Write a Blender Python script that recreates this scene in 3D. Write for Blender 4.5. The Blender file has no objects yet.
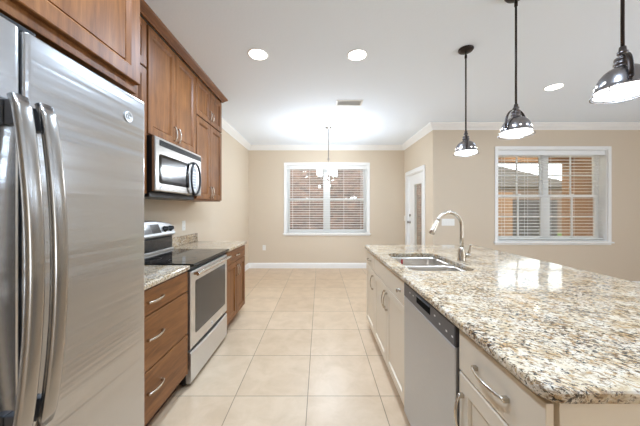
import bpy, bmesh, math, random
from mathutils import Vector, Matrix
PI = math.pi
S = bpy.context.scene
COL = S.collection

# ------------------------------------------------------------------ camera
cam_d = bpy.data.cameras.new('camera')
cam_d.sensor_fit = 'HORIZONTAL'; cam_d.sensor_width = 36.0
cam_d.lens = 36.0 * 261.4 / 640.0
cam_d.shift_x = 0.0; cam_d.shift_y = -3.5 / 640.0
cam_d.clip_start = 0.02; cam_d.clip_end = 200
cam = bpy.data.objects.new('camera', cam_d); COL.objects.link(cam)
cam.location = (0, 0, 1.315); cam.rotation_euler = (PI/2, 0, 0)
S.camera = cam

# ------------------------------------------------------------------ world, exposure
W = bpy.data.worlds.new('overcast_sky'); S.world = W; W.use_nodes = True
bg = W.node_tree.nodes['Background']
bg.inputs['Color'].default_value = (0.93, 0.97, 1.0, 1); bg.inputs['Strength'].default_value = 3.0
S.view_settings.view_transform = 'Standard'; S.view_settings.look = 'None'
S.view_settings.gamma = 1.0; S.view_settings.use_curve_mapping = False
S.view_settings.exposure = 0.60
S.cycles.use_denoising = True
S.cycles.max_bounces = 10; S.cycles.diffuse_bounces = 6; S.cycles.glossy_bounces = 5
S.cycles.transparent_max_bounces = 12; S.cycles.transmission_bounces = 6
S.cycles.sample_clamp_indirect = 6.0
S.cycles.caustics_reflective = False; S.cycles.caustics_refractive = False

CAN_W = 14.0        # recessed lamps
PEND_W = 3.0        # pendant lamps
CHAND_W = 14.0       # each chandelier lamp
LAMP_COL = (0.75, 0.965, 1.25)
CHAND_COL = (0.86, 0.965, 1.08)

# unseen area lamp behind the viewpoint, added to brighten the ceiling from below
def area_light(name, loc, rot, sx, sy, watts, color):
    l = bpy.data.lights.new(name, 'AREA'); l.shape = 'RECTANGLE'; l.size = sx; l.size_y = sy
    l.energy = watts; l.color = color
    o = bpy.data.objects.new(name, l); COL.objects.link(o)
    o.location = loc; o.rotation_euler = rot
    return o
area_light('ceiling_fill_light', (6.75, -2.1, 0.15), (0, math.radians(180), 0), 0.5, 1.9, 240, (0.72, 0.94, 1.26))

# ------------------------------------------------------------------ dimensions
CEIL = 2.745
XL, YB, XN, YW, XR, YR = -1.60, 5.85, 1.88, 4.35, 6.5, -3.2
CT = 0.915           # island counter top

# ------------------------------------------------------------------ helpers
def srgb(r, g, b):
    def f(c):
        c /= 255.0
        return c/12.92 if c <= 0.04045 else ((c+0.055)/1.055)**2.4
    return (f(r), f(g), f(b), 1.0)

WORLD = {}
def thing(name, label, cat, loc=(0,0,0), group=None):
    o = bpy.data.objects.new(name, None); COL.objects.link(o)
    o.empty_display_size = 0.1
    o.location = loc; WORLD[o] = Vector(loc)
    o['label'] = label; o['category'] = cat
    if group: o['group'] = group
    return o

class MB:
    def __init__(self): self.bm = bmesh.new(); self.mi = 0
    def _f(self, vs, smooth=False):
        try:
            f = self.bm.faces.new(vs); f.smooth = smooth; f.material_index = self.mi
            return f
        except ValueError: return None
    def box(self, x0, x1, y0, y1, z0, z1):
        v = [self.bm.verts.new(p) for p in ((x0,y0,z0),(x1,y0,z0),(x1,y1,z0),(x0,y1,z0),(x0,y0,z1),(x1,y0,z1),(x1,y1,z1),(x0,y1,z1))]
        for q in ((0,3,2,1),(4,5,6,7),(0,1,5,4),(1,2,6,5),(2,3,7,6),(3,0,4,7)): self._f([v[i] for i in q])
        return self
    def loops(self, loops, closed=True, cap0=True, cap1=True, smooth=True):
        """skin consecutive rings of equal length"""
        R = [[self.bm.verts.new(p) for p in L] for L in loops]
        n = len(R[0])
        for a, b in zip(R[:-1], R[1:]):
            for i in range(n if closed else n-1):
                j = (i+1) % n
                self._f([a[i], a[j], b[j], b[i]], smooth)
        if cap0 and closed: self._f(R[0][::-1], False)
        if cap1 and closed: self._f(R[-1], False)
        return R
    def lathe(self, prof, c=(0,0,0), n=32, axis='Z', cap0=False, cap1=False, smooth=True):
        L = []
        for r, h in prof:
            ring = []
            for i in range(n):
                a = 2*PI*i/n; ca, sa = r*math.cos(a), r*math.sin(a)
                if axis == 'Z': p = (c[0]+ca, c[1]+sa, c[2]+h)
                elif axis == 'X': p = (c[0]+h, c[1]+ca, c[2]+sa)
                else: p = (c[0]+sa, c[1]+h, c[2]+ca)
                ring.append(p)
            L.append(ring)
        self.loops(L, True, cap0, cap1, smooth); return self
    def sweep(self, pts, ra, rb=None, up=(0,0,1), n=12, cap=True, power=2.0):
        """elliptical section along a polyline: ra along `up`-ish axis, rb across; each a number or list"""
        P = [Vector(p) for p in pts]; m = len(P)
        if rb is None: rb = ra
        ra = ra if isinstance(ra, (list, tuple)) else [ra]*m
        rb = rb if isinstance(rb, (list, tuple)) else [rb]*m
        u = Vector(up).normalized(); L = []
        for i in range(m):
            t = (P[min(i+1, m-1)] - P[max(i-1, 0)]).normalized()
            s = t.cross(u)
            if s.length < 1e-4: s = t.cross(Vector((1,0.13,0)))
            s.normalize(); w = s.cross(t).normalized(); u = w if abs(t.dot(Vector(up))) > 0.3 else Vector(up)
            ring = []
            for k in range(n):
                a = 2*PI*k/n; ca, sa = math.cos(a), math.sin(a)
                if power != 2.0:
                    ca = math.copysign(abs(ca)**(2/power), ca); sa = math.copysign(abs(sa)**(2/power), sa)
                ring.append(P[i] + w*ra[i]*ca + s*rb[i]*sa)
            L.append(ring)
        self.loops(L, True, cap, cap); return self
    def prism(self, poly, fn, d0, d1, smooth=False):
        """polygon (u,v) pushed from depth d0 to d1; fn(u,v,d)->xyz"""
        a = [self.bm.verts.new(fn(u, v, d0)) for u, v in poly]; b = [self.bm.verts.new(fn(u, v, d1)) for u, v in poly]
        n = len(poly)
        for i in range(n): self._f([a[i], a[(i+1)%n], b[(i+1)%n], b[i]], smooth)
        self._f(a[::-1]); self._f(b); return self
    def shaker(self, fn, u0, u1, v0, v1, t=0.02, fr=0.058, sl=0.007, rec=0.009):
        """frame-and-panel front: fn(u,v,d) with d growing outwards"""
        def ring(i, d): return [(u0+i, v0+i, d), (u1-i, v0+i, d), (u1-i, v1-i, d), (u0+i, v1-i, d)]
        R = [[self.bm.verts.new(fn(*p)) for p in ring(i, d)] for i, d in
             ((0,0), (0,t-0.003), (0.003,t), (fr,t), (fr+sl,t-rec), (fr+sl+0.001,t-rec-0.004), (fr+sl+0.0045,t-rec-0.004), (fr+sl+0.0055,t-rec))]
        for a, b in zip(R[:-1], R[1:]):
            for i in range(4): self._f([a[i], a[(i+1)%4], b[(i+1)%4], b[i]])
        self._f(R[0][::-1]); self._f(R[-1]); return self
    def slab(self, fn, u0, u1, v0, v1, t=0.02, e=0.004):
        def ring(i, d): return [(u0+i, v0+i, d), (u1-i, v0+i, d), (u1-i, v1-i, d), (u0+i, v1-i, d)]
        R = [[self.bm.verts.new(fn(*p)) for p in ring(i, d)] for i, d in ((0,0), (0,t-e), (e*0.35,t-e*0.35), (e,t))]
        for a, b in zip(R[:-1], R[1:]):
            for i in range(4): self._f([a[i], a[(i+1)%4], b[(i+1)%4], b[i]])
        self._f(R[0][::-1]); self._f(R[-1]); return self
    def build(self, name, mat, parent=None, bevel=0.0, seg=2, smooth_angle=None, origin=None):
        bmesh.ops.remove_doubles(self.bm, verts=self.bm.verts, dist=1e-6)
        bmesh.ops.recalc_face_normals(self.bm, faces=self.bm.faces)
        org = WORLD.get(parent, None) if parent is not None else (Vector(origin) if origin else Vector((0,0,0)))
        if parent is not None and org is None: org = Vector((0,0,0))
        for v in self.bm.verts: v.co -= org
        me = bpy.data.meshes.new(name); self.bm.to_mesh(me); self.bm.free()
        for m in (mat if isinstance(mat, (list, tuple)) else [mat]): me.materials.append(m)
        o = bpy.data.objects.new(name, me); COL.objects.link(o)
        if parent is not None: o.parent = parent; WORLD[o] = org
        else: o.location = org; WORLD[o] = org
        if bevel:
            b = o.modifiers.new('bevel', 'BEVEL'); b.width = bevel; b.segments = seg; b.limit_method = 'ANGLE'; b.angle_limit = 0.7
        return o

def struct(o): o['kind'] = 'structure'; return o
def tag(o, label, cat, group=None):
    o['label'] = label; o['category'] = cat
    if group: o['group'] = group
    return o
def kids(o): return [c for c in bpy.data.objects if c.parent is o]
def dup(root, loc, rotz=0, label=None):
    r = root.copy(); COL.objects.link(r); r.location = loc; r.rotation_euler = (0, 0, rotz)
    if label: r['label'] = label
    for ch in kids(root):
        c = ch.copy(); COL.objects.link(c); c.parent = r
        for g in kids(ch):
            d = g.copy(); COL.objects.link(d); d.parent = c
    return r
def XP(fx): return lambda u, v, d: (fx + d, u, v)     # faces +X (left run), u=y v=z
def XM(fx): return lambda u, v, d: (fx - d, u, v)     # faces -X (island)
def YM(fy): return lambda u, v, d: (u, fy - d, v)     # faces -Y (towards the viewer)

def rrect(x0, x1, y0, y1, r, n=6):
    out = []
    for cx, cy, a0 in ((x1-r, y1-r, 0), (x0+r, y1-r, PI/2), (x0+r, y0+r, PI), (x1-r, y0+r, 1.5*PI)):
        for k in range(n+1):
            a = a0 + PI/2*k/n; out.append((cx+r*math.cos(a), cy+r*math.sin(a)))
    return out

# ------------------------------------------------------------------ materials
def new_mat(name):
    m = bpy.data.materials.new(name); m.use_nodes = True
    nt = m.node_tree; return m, nt, nt.nodes['Principled BSDF']
def N(nt, t, **kw):
    n = nt.nodes.new(t)
    for k, v in kw.items():
        if k in n.inputs: n.inputs[k].default_value = v
        else: setattr(n, k, v)
    return n
def plain(name, col, rough=0.5, metal=0.0, spec=0.5, emit=None, estr=0.0, coat=0.0):
    m, nt, b = new_mat(name)
    b.inputs['Base Color'].default_value = col; b.inputs['Roughness'].default_value = rough
    b.inputs['Metallic'].default_value = metal; b.inputs['Specular IOR Level'].default_value = spec
    b.inputs['Coat Weight'].default_value = coat
    if emit: b.inputs['Emission Color'].default_value = emit; b.inputs['Emission Strength'].default_value = estr
    return m
def ramp(nt, stops, interp='LINEAR'):
    r = nt.nodes.new('ShaderNodeValToRGB'); cr = r.color_ramp; cr.interpolation = interp
    while len(cr.elements) < len(stops): cr.elements.new(0.5)
    for e, (p, c) in zip(cr.elements, stops): e.position = p; e.color = c
    return r
def mixc(nt, fac, a, b, mode='MIX'):
    m = nt.nodes.new('ShaderNodeMix'); m.data_type = 'RGBA'; m.blend_type = mode
    for sock, val in ((m.inputs[0], fac), (m.inputs[6], a), (m.inputs[7], b)):
        if isinstance(val, bpy.types.NodeSocket): nt.links.new(val, sock)
        else: sock.default_value = val
    return m.outputs[2]
def coords(nt, scale=(1,1,1), rot=(0,0,0), loc=(0,0,0), kind='Object'):
    t = nt.nodes.new('ShaderNodeTexCoord'); mp = nt.nodes.new('ShaderNodeMapping')
    mp.inputs['Scale'].default_value = scale; mp.inputs['Rotation'].default_value = rot; mp.inputs['Location'].default_value = loc
    nt.links.new(t.outputs[kind], mp.inputs['Vector']); return mp.outputs['Vector']
def noise(nt, vec, scale, detail=4, rough=0.55, dist=0.0):
    n = nt.nodes.new('ShaderNodeTexNoise'); n.inputs['Scale'].default_value = scale; n.inputs['Detail'].default_value = detail
    n.inputs['Roughness'].default_value = rough; n.inputs['Distortion'].default_value = dist
    nt.links.new(vec, n.inputs['Vector']); return n.outputs['Fac']
def bump(nt, b, h, strength=0.1, dist=0.01):
    n = nt.nodes.new('ShaderNodeBump'); n.inputs['Strength'].default_value = strength; n.inputs['Distance'].default_value = dist
    nt.links.new(h, n.inputs['Height']); nt.links.new(n.outputs['Normal'], b.inputs['Normal'])
BW = ((0,0,0,1), (1,1,1,1))

def paint(name, col, rough=0.75, tex=0.08, scale=160):
    m, nt, b = new_mat(name); b.inputs['Base Color'].default_value = col; b.inputs['Roughness'].default_value = rough
    b.inputs['Specular IOR Level'].default_value = 0.25
    bump(nt, b, noise(nt, coords(nt), scale, 3), tex, 0.004); return m
M = {}
M['wall'] = paint('beige_wall_paint', srgb(213, 198, 177))
M['ceiling'] = paint('white_ceiling_paint', srgb(239, 246, 254), 0.9, 0.22, 60)
M['trim'] = plain('white_trim_paint', srgb(240, 239, 236), 0.4)
M['badgewhite'] = plain('pale_badge_enamel', srgb(232, 232, 230), 0.3)
M['white'] = plain('white_plastic', srgb(238, 236, 230), 0.35)
M['black'] = plain('black_plastic', srgb(18, 18, 19), 0.35)
M['dark'] = plain('dark_recess', srgb(30, 27, 25), 0.7)
M['blackglass'] = plain('black_ceramic_glass', srgb(12, 12, 13), 0.06, 0, 0.6)
M['ovenglass'] = plain('oven_window_glass', srgb(52, 50, 49), 0.12, 0, 0.6)
M['nickel'] = plain('satin_nickel', srgb(196, 186, 172), 0.26, 1.0)
M['chrome'] = plain('polished_steel', srgb(222, 220, 216), 0.12, 1.0)
M['bronze'] = plain('dark_bronze', srgb(62, 54, 50), 0.38, 0.9)
M['pewter'] = plain('antique_pewter', srgb(140, 136, 136), 0.26, 1.0)
M['pewter_dark'] = plain('dark_pewter', srgb(104, 98, 96), 0.3, 1.0)
M['ivory'] = plain('ivory_cabinet_paint', srgb(230, 215, 192), 0.42)
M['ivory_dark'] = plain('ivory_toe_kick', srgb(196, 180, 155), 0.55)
M['slat'] = plain('white_blind_slat', srgb(240, 240, 238), 0.45)
M['ventgrey'] = plain('grey_vent_duct', srgb(222, 222, 220), 0.8)
M['nickel_d'] = plain('aged_nickel', srgb(150, 141, 132), 0.35, 1.0)
M['deepblack'] = plain('matte_black_pocket', srgb(8, 8, 8), 0.9, 0, 0.1)
M['red'] = plain('red_sticker', srgb(190, 30, 45), 0.5)
M['dw_panel'] = plain('charcoal_control_panel', srgb(88, 88, 91), 0.38, 0.3)
M['keys'] = plain('grey_keys', srgb(168, 168, 168), 0.4)
M['keypad'] = plain('pale_keypad', srgb(222, 222, 220), 0.4)

def steel(name, col, rough, stretch=(1.0, 0.03, 1.0), wav=0.0, aniso=0.0):
    m, nt, b = new_mat(name); b.inputs['Metallic'].default_value = 1.0
    v = coords(nt, stretch)
    n = noise(nt, v, 1100, 2, 0.6)
    r = ramp(nt, ((0.3, tuple(c*0.93 for c in col[:3])+(1,)), (0.7, col))); nt.links.new(n, r.inputs[0])
    nt.links.new(r.outputs[0], b.inputs['Base Color'])
    mr = nt.nodes.new('ShaderNodeMapRange'); mr.inputs[3].default_value = rough-0.03; mr.inputs[4].default_value = rough+0.03
    nt.links.new(n, mr.inputs[0]); nt.links.new(mr.outputs[0], b.inputs['Roughness'])
    if wav:
        w = noise(nt, coords(nt, (1.0, 0.22, 6.0)), 1.7, 3, 0.5, 0.0)
        bump(nt, b, w, wav, 0.02)
    return m
M['dwsteel'] = steel('brushed_dishwasher_steel', srgb(200, 202, 205), 0.45)
M['fridge_handle'] = steel('brushed_handle_steel', srgb(172, 167, 161), 0.24)
M['mwsteel'] = steel('brushed_microwave_steel', srgb(190, 187, 183), 0.28)
M['steel'] = steel('brushed_stainless', srgb(222, 222, 222), 0.36)
M['fridge'] = steel('brushed_fridge_door', srgb(202, 202, 203), 0.23, wav=0.36)
M['sinksteel'] = steel('satin_sink_steel', srgb(214, 208, 200), 0.28)

def wood(name, c0, c1, c2, grain='Z', rough=0.42):
    m, nt, b = new_mat(name)
    sc = {'Z': (9, 9, 0.8), 'Y': (9, 0.8, 9)}[grain]
    v = coords(nt, sc)
    n1 = noise(nt, v, 2.2, 6, 0.6, 1.2); n2 = noise(nt, coords(nt, tuple(s*5 for s in sc)), 3.0, 3, 0.6)
    n3 = noise(nt, coords(nt), 2.4, 3)
    r = ramp(nt, ((0.28, c0), (0.5, c1), (0.74, c2))); nt.links.new(n1, r.inputs[0])
    g = ramp(nt, ((0.3, (0.80, 0.78, 0.76, 1)), (0.62, (1, 1, 1, 1)))); nt.links.new(n2, g.inputs[0])
    c = mixc(nt, 1.0, r.outputs[0], g.outputs[0], 'MULTIPLY')
    g3 = ramp(nt, ((0.3, (0.86, 0.84, 0.82, 1)), (0.7, (1.06, 1.04, 1.02, 1)))); nt.links.new(n3, g3.inputs[0])
    c = mixc(nt, 1.0, c, g3.outputs[0], 'MULTIPLY')
    nt.links.new(c, b.inputs['Base Color']); b.inputs['Roughness'].default_value = rough
    b.inputs['Specular IOR Level'].default_value = 0.32; b.inputs['Coat Weight'].default_value = 0.0; b.inputs['Coat Roughness'].default_value = 0.25
    return m
WA, WB, WC = srgb(102, 62, 30), srgb(131, 84, 44), srgb(154, 105, 60)
M['wood'] = wood('stained_maple', WA, WB, WC, 'Z')
M['woodh'] = wood('stained_maple_horizontal_grain', WA, WB, WC, 'Y')
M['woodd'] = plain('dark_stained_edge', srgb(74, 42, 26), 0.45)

def granite(name):
    m, nt, b = new_mat(name)
    def streak(loc, k):
        t = nt.nodes.new('ShaderNodeTexCoord'); mp = nt.nodes.new('ShaderNodeMapping'); mp.vector_type = 'TEXTURE'
        mp.inputs['Scale'].default_value = (k, 1.0, 1.0); mp.inputs['Rotation'].default_value = (0, 0, math.radians(-42))
        mp.inputs['Location'].default_value = loc
        nt.links.new(t.outputs['Object'], mp.inputs['Vector']); return mp.outputs['Vector']
    v, v2, v3, v4 = streak((0,0,0), 1.1), streak((3.1,1.7,0.4), 1.25), streak((-2.3,5.2,1.9), 1.35), streak((7.3,-1.2,4.0), 1.6)
    base = ramp(nt, ((0.30, srgb(176, 146, 106)), (0.43, srgb(206, 187, 157)), (0.56, srgb(216, 203, 182)), (0.70, srgb(190, 174, 152))))
    nt.links.new(noise(nt, v, 14, 6, 0.62, 0.6), base.inputs[0])
    def layer(c, vec, sc, lo, hi, amt, col, cluster=0.14):
        cl = ramp(nt, ((0.35, (0,0,0,1)), (0.68, (cluster,)*3+(1,)))); nt.links.new(noise(nt, v, 6.5, 3), cl.inputs[0])
        ad = nt.nodes.new('ShaderNodeMath'); ad.operation = 'ADD'
        nt.links.new(noise(nt, vec, sc, 4, 0.66, 0.5), ad.inputs[0]); nt.links.new(cl.outputs[0], ad.inputs[1])
        r = ramp(nt, ((lo, BW[0]), (hi, (amt,)*3+(1,)))); nt.links.new(ad.outputs[0], r.inputs[0])
        return mixc(nt, r.outputs[0], c, col)
    c = layer(base.outputs[0], v2, 50, 0.56, 0.62, 0.8, srgb(172, 134, 84), 0.06)
    c = layer(c, v3, 80, 0.56, 0.61, 0.65, srgb(152, 126, 96), 0.05)
    c = layer(c, v4, 95, 0.565, 0.61, 0.85, srgb(104, 74, 44), 0.05)
    c = layer(c, v2, 104, 0.588, 0.625, 0.95, srgb(44, 33, 25), 0.07)
    nt.links.new(c, b.inputs['Base Color']); b.inputs['Roughness'].default_value = 0.08
    b.inputs['Specular IOR Level'].default_value = 0.65
    return m
M['granite'] = granite('speckled_cream_granite')

def tile_floor():
    m, nt, b = new_mat('beige_ceramic_tile')
    v = coords(nt, (1,1,1), (0,0,0), (0.0868+0.51*20, -1.843+0.51*20, 0))
    br = nt.nodes.new('ShaderNodeTexBrick'); br.offset = 0.0; br.squash = 1.0
    br.inputs['Scale'].default_value = 1.0; br.inputs['Mortar Size'].default_value = 0.0028
    br.inputs['Mortar Smooth'].default_value = 0.2; br.inputs['Bias'].default_value = 0.0
    br.inputs['Brick Width'].default_value = 0.51; br.inputs['Row Height'].default_value = 0.51
    br.inputs['Color1'].default_value = srgb(211, 186, 156); br.inputs['Color2'].default_value = srgb(203, 176, 145)
    br.inputs['Mortar'].default_value = srgb(140, 120, 98)
    nt.links.new(v, br.inputs['Vector'])
    n1 = noise(nt, coords(nt), 5.5, 7, 0.62, 0.5)
    r = ramp(nt, ((0.33, (0.90, 0.875, 0.84, 1)), (0.62, (1.03, 1.03, 1.03, 1)))); nt.links.new(n1, r.inputs[0])
    c = mixc(nt, 1.0, br.outputs['Color'], r.outputs[0], 'MULTIPLY')
    nt.links.new(c, b.inputs['Base Color']); b.inputs['Roughness'].default_value = 0.33
    inv = nt.nodes.new('ShaderNodeMath'); inv.operation = 'SUBTRACT'; inv.inputs[0].default_value = 1.0
    nt.links.new(br.outputs['Fac'], inv.inputs[1])
    bump(nt, b, inv.outputs[0], 0.5, 0.003)
    return m
M['tile'] = tile_floor()

def brick_wall():
    m, nt, b = new_mat('weathered_brick')
    v = coords(nt, (1,1,1), (PI/2, 0, 0))
    br = nt.nodes.new('ShaderNodeTexBrick'); br.inputs['Scale'].default_value = 1.0
    br.inputs['Brick Width'].default_value = 0.22; br.inputs['Row Height'].default_value = 0.075
    br.inputs['Mortar Size'].default_value = 0.006
    br.inputs['Color1'].default_value = srgb(152, 122, 110); br.inputs['Color2'].default_value = srgb(120, 102, 96)
    br.inputs['Mortar'].default_value = srgb(168, 160, 152)
    nt.links.new(v, br.inputs['Vector'])
    n = ramp(nt, ((0.3, (0.62, 0.6, 0.6, 1)), (0.7, (1.15, 1.1, 1.05, 1)))); nt.links.new(noise(nt, coords(nt), 6, 5), n.inputs[0])
    nt.links.new(mixc(nt, 1.0, br.outputs['Color'], n.outputs[0], 'MULTIPLY'), b.inputs['Base Color'])
    b.inputs['Roughness'].default_value = 0.9; return m
M['brick'] = brick_wall()
M['lanai'] = paint('tan_lanai_stucco', srgb(148, 114, 84), 0.8, 0.3, 90)
M['lanai_dark'] = plain('brown_lanai_wood', srgb(122, 82, 54), 0.6)
M['shingle'] = paint('grey_roof_shingle', srgb(104, 94, 88), 0.9, 0.6, 40)
M['house'] = paint('taupe_stucco', srgb(122, 100, 86), 0.9, 0.3, 60)
M['fence'] = plain('dark_grey_fence_board', srgb(70, 63, 58), 0.8)
M['concrete'] = paint('patio_concrete', srgb(172, 164, 152), 0.9, 0.3, 40)
M['lawn'] = paint('lawn', srgb(98, 112, 62), 0.95, 0.8, 60)

def pane_mat():
    m = bpy.data.materials.new('window_glass'); m.use_nodes = True; nt = m.node_tree; nt.nodes.clear()
    out = nt.nodes.new('ShaderNodeOutputMaterial'); tr = nt.nodes.new('ShaderNodeBsdfTransparent')
    gl = nt.nodes.new('ShaderNodeBsdfGlossy'); gl.inputs['Roughness'].default_value = 0.0
    fr = nt.nodes.new('ShaderNodeFresnel'); 
    ge = nt.nodes.new('ShaderNodeNewGeometry'); mr = nt.nodes.new('ShaderNodeMapRange')   # same reflectance on both faces of the thin pane
    mr.inputs[3].default_value = 1.5; mr.inputs[4].default_value = 1/1.5
    nt.links.new(ge.outputs['Backfacing'], mr.inputs[0]); nt.links.new(mr.outputs[0], fr.inputs['IOR'])
    mx = nt.nodes.new('ShaderNodeMixShader'); tr.inputs['Color'].default_value = (0.93, 0.95, 0.94, 1)
    nt.links.new(fr.outputs[0], mx.inputs[0]); nt.links.new(tr.outputs[0], mx.inputs[1]); nt.links.new(gl.outputs[0], mx.inputs[2])
    nt.links.new(mx.outputs[0], out.inputs[0]); return m
M['glass'] = pane_mat()
M['lens'] = plain('lit_lens', (1, 1, 1, 1), 0.5, 0, 0.5, (1.0, 0.97, 0.92, 1), 6.0)
M['pendlens'] = plain('lit_prismatic_glass', (1, 1, 1, 1), 0.15, 0, 0.5, (1.0, 0.98, 0.96, 1), 2.6)
def opal():
    m, nt, b = new_mat('lit_opal_glass')
    b.inputs['Base Color'].default_value = (0.95, 0.95, 0.94, 1); b.inputs['Roughness'].default_value = 0.3
    b.inputs['Emission Color'].default_value = (1.0, 0.98, 0.95, 1); b.inputs['Emission Strength'].default_value = 3.2
    tr = nt.nodes.new('ShaderNodeBsdfTransparent'); mx = nt.nodes.new('ShaderNodeMixShader'); mx.inputs[0].default_value = 0.16
    out = [n for n in nt.nodes if n.type == 'OUTPUT_MATERIAL'][0]
    nt.links.new(tr.outputs[0], mx.inputs[1]); nt.links.new(b.outputs[0], mx.inputs[2]); nt.links.new(mx.outputs[0], out.inputs[0])
    return m
M['shade'] = opal()

# ------------------------------------------------------------------ room shell
struct(MB().box(XL-0.2, XR+0.2, YR-0.2, YB+0.2, -0.15, 0).build('floor', M['tile']))
struct(MB().box(XL-0.2, XR+0.2, YR-0.2, YB+0.2, CEIL, CEIL+0.15).build('ceiling', M['ceiling']))
struct(MB().box(XL-0.2, XL, YR-0.2, YB+0.2, 0, CEIL).build('wall_left', M['wall']))
# openings
WB_ = (-0.757, 1.063, 0.785, 2.312)      # nook window  x0 x1 z0 z1
WR_ = (2.955, 4.784, 0.785, 2.312)       # right-hand window
DN_ = (4.735, 5.645, 0.0, 2.045)         # nook door    y0 y1 z0 z1
def wall_y(name, x0, x1, y0, y1, op):
    a, b, c, d = op; m = MB()
    m.box(x0, a, y0, y1, 0, CEIL).box(b, x1, y0, y1, 0, CEIL).box(a, b, y0, y1, d, CEIL)
    if c > 0: m.box(a, b, y0, y1, 0, c)
    return struct(m.build(name, M['wall']))
wall_y('wall_back', XL, XN+0.16, YB, YB+0.2, WB_)
wall_y('wall_front', XN+0.16, XR, YW, YW+0.2, WR_)
m = MB(); a, b, c, d = DN_
m.box(XN, XN+0.16, YW, a, 0, CEIL).box(XN, XN+0.16, b, YB, 0, CEIL).box(XN, XN+0.16, a, b, d, CEIL)
struct(m.build('wall_nook', M['wall']))
m = MB(); SW = (-3.1, -1.1, 0.0, 2.25)     # unseen right-wall opening, added to let fill light in (y0 y1 z0 z1)
m.box(XR, XR+0.2, YR-0.2, SW[0], 0, CEIL).box(XR, XR+0.2, SW[1], YW+0.2, 0, CEIL).box(XR, XR+0.2, SW[0], SW[1], SW[3], CEIL)
struct(m.build('wall_right', M['wall']))
struct(MB().box(XL, XR, YR-0.2, YR, 0, CEIL).build('wall_rear', M['wall']))

# mouldings: profile (offset into the room, z), path walked with the room on the right
def trim_path(names, path, prof, mat, ext=0.0):
    P = [Vector((p[0], p[1])) for p in path]; n = len(P)
    def nrm(i):
        d = (P[i+1]-P[i]).normalized(); return Vector((d.y, -d.x))
    mit = []
    for i in range(n):
        if i == 0: mit.append(nrm(0))
        elif i == n-1: mit.append(nrm(n-2))
        else:
            a, b = nrm(i-1), nrm(i); s = (a+b); mit.append(s/ (1+a.dot(b)))
    out = []
    for i in range(n-1):
        m = MB()
        m.loops([[(P[k].x+mit[k].x*o, P[k].y+mit[k].y*o, z) for o, z in prof] for k in (i, i+1)], smooth=False)
        nm = names[i] if isinstance(names, (list, tuple)) else names
        out.append(m.build(nm, mat))
    return out
g = 0.0005
crown = [(g, 2.638), (0.012, 2.638), (0.016, 2.652), (0.024, 2.662), (0.05, 2.688), (0.066, 2.712), (0.078, 2.722), (0.082, 2.744), (g, 2.744)]
for o in trim_path(['trim_1', 'trim_2', 'trim_3', 'trim_4', 'trim_5'], [(XL, 3.43), (XL, YB), (XN, YB), (XN, YW), (XR, YW), (XR, YR)], crown, M['trim']): struct(o)
base = [(g, 0.001), (0.016, 0.001), (0.016, 0.095), (0.012, 0.108), (0.007, 0.118), (g, 0.122)]
for o in trim_path(['baseboard_left', 'baseboard_back', 'baseboard_nook'], [(XL, 3.375), (XL, YB), (XN, YB), (XN, 5.725)], base, M['trim']): struct(o)
for o in trim_path(['baseboard_corner', 'baseboard_front', 'baseboard_right'], [(XN, 4.655), (XN, YW), (XR, YW), (XR, YR)], base, M['trim']): struct(o)

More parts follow.
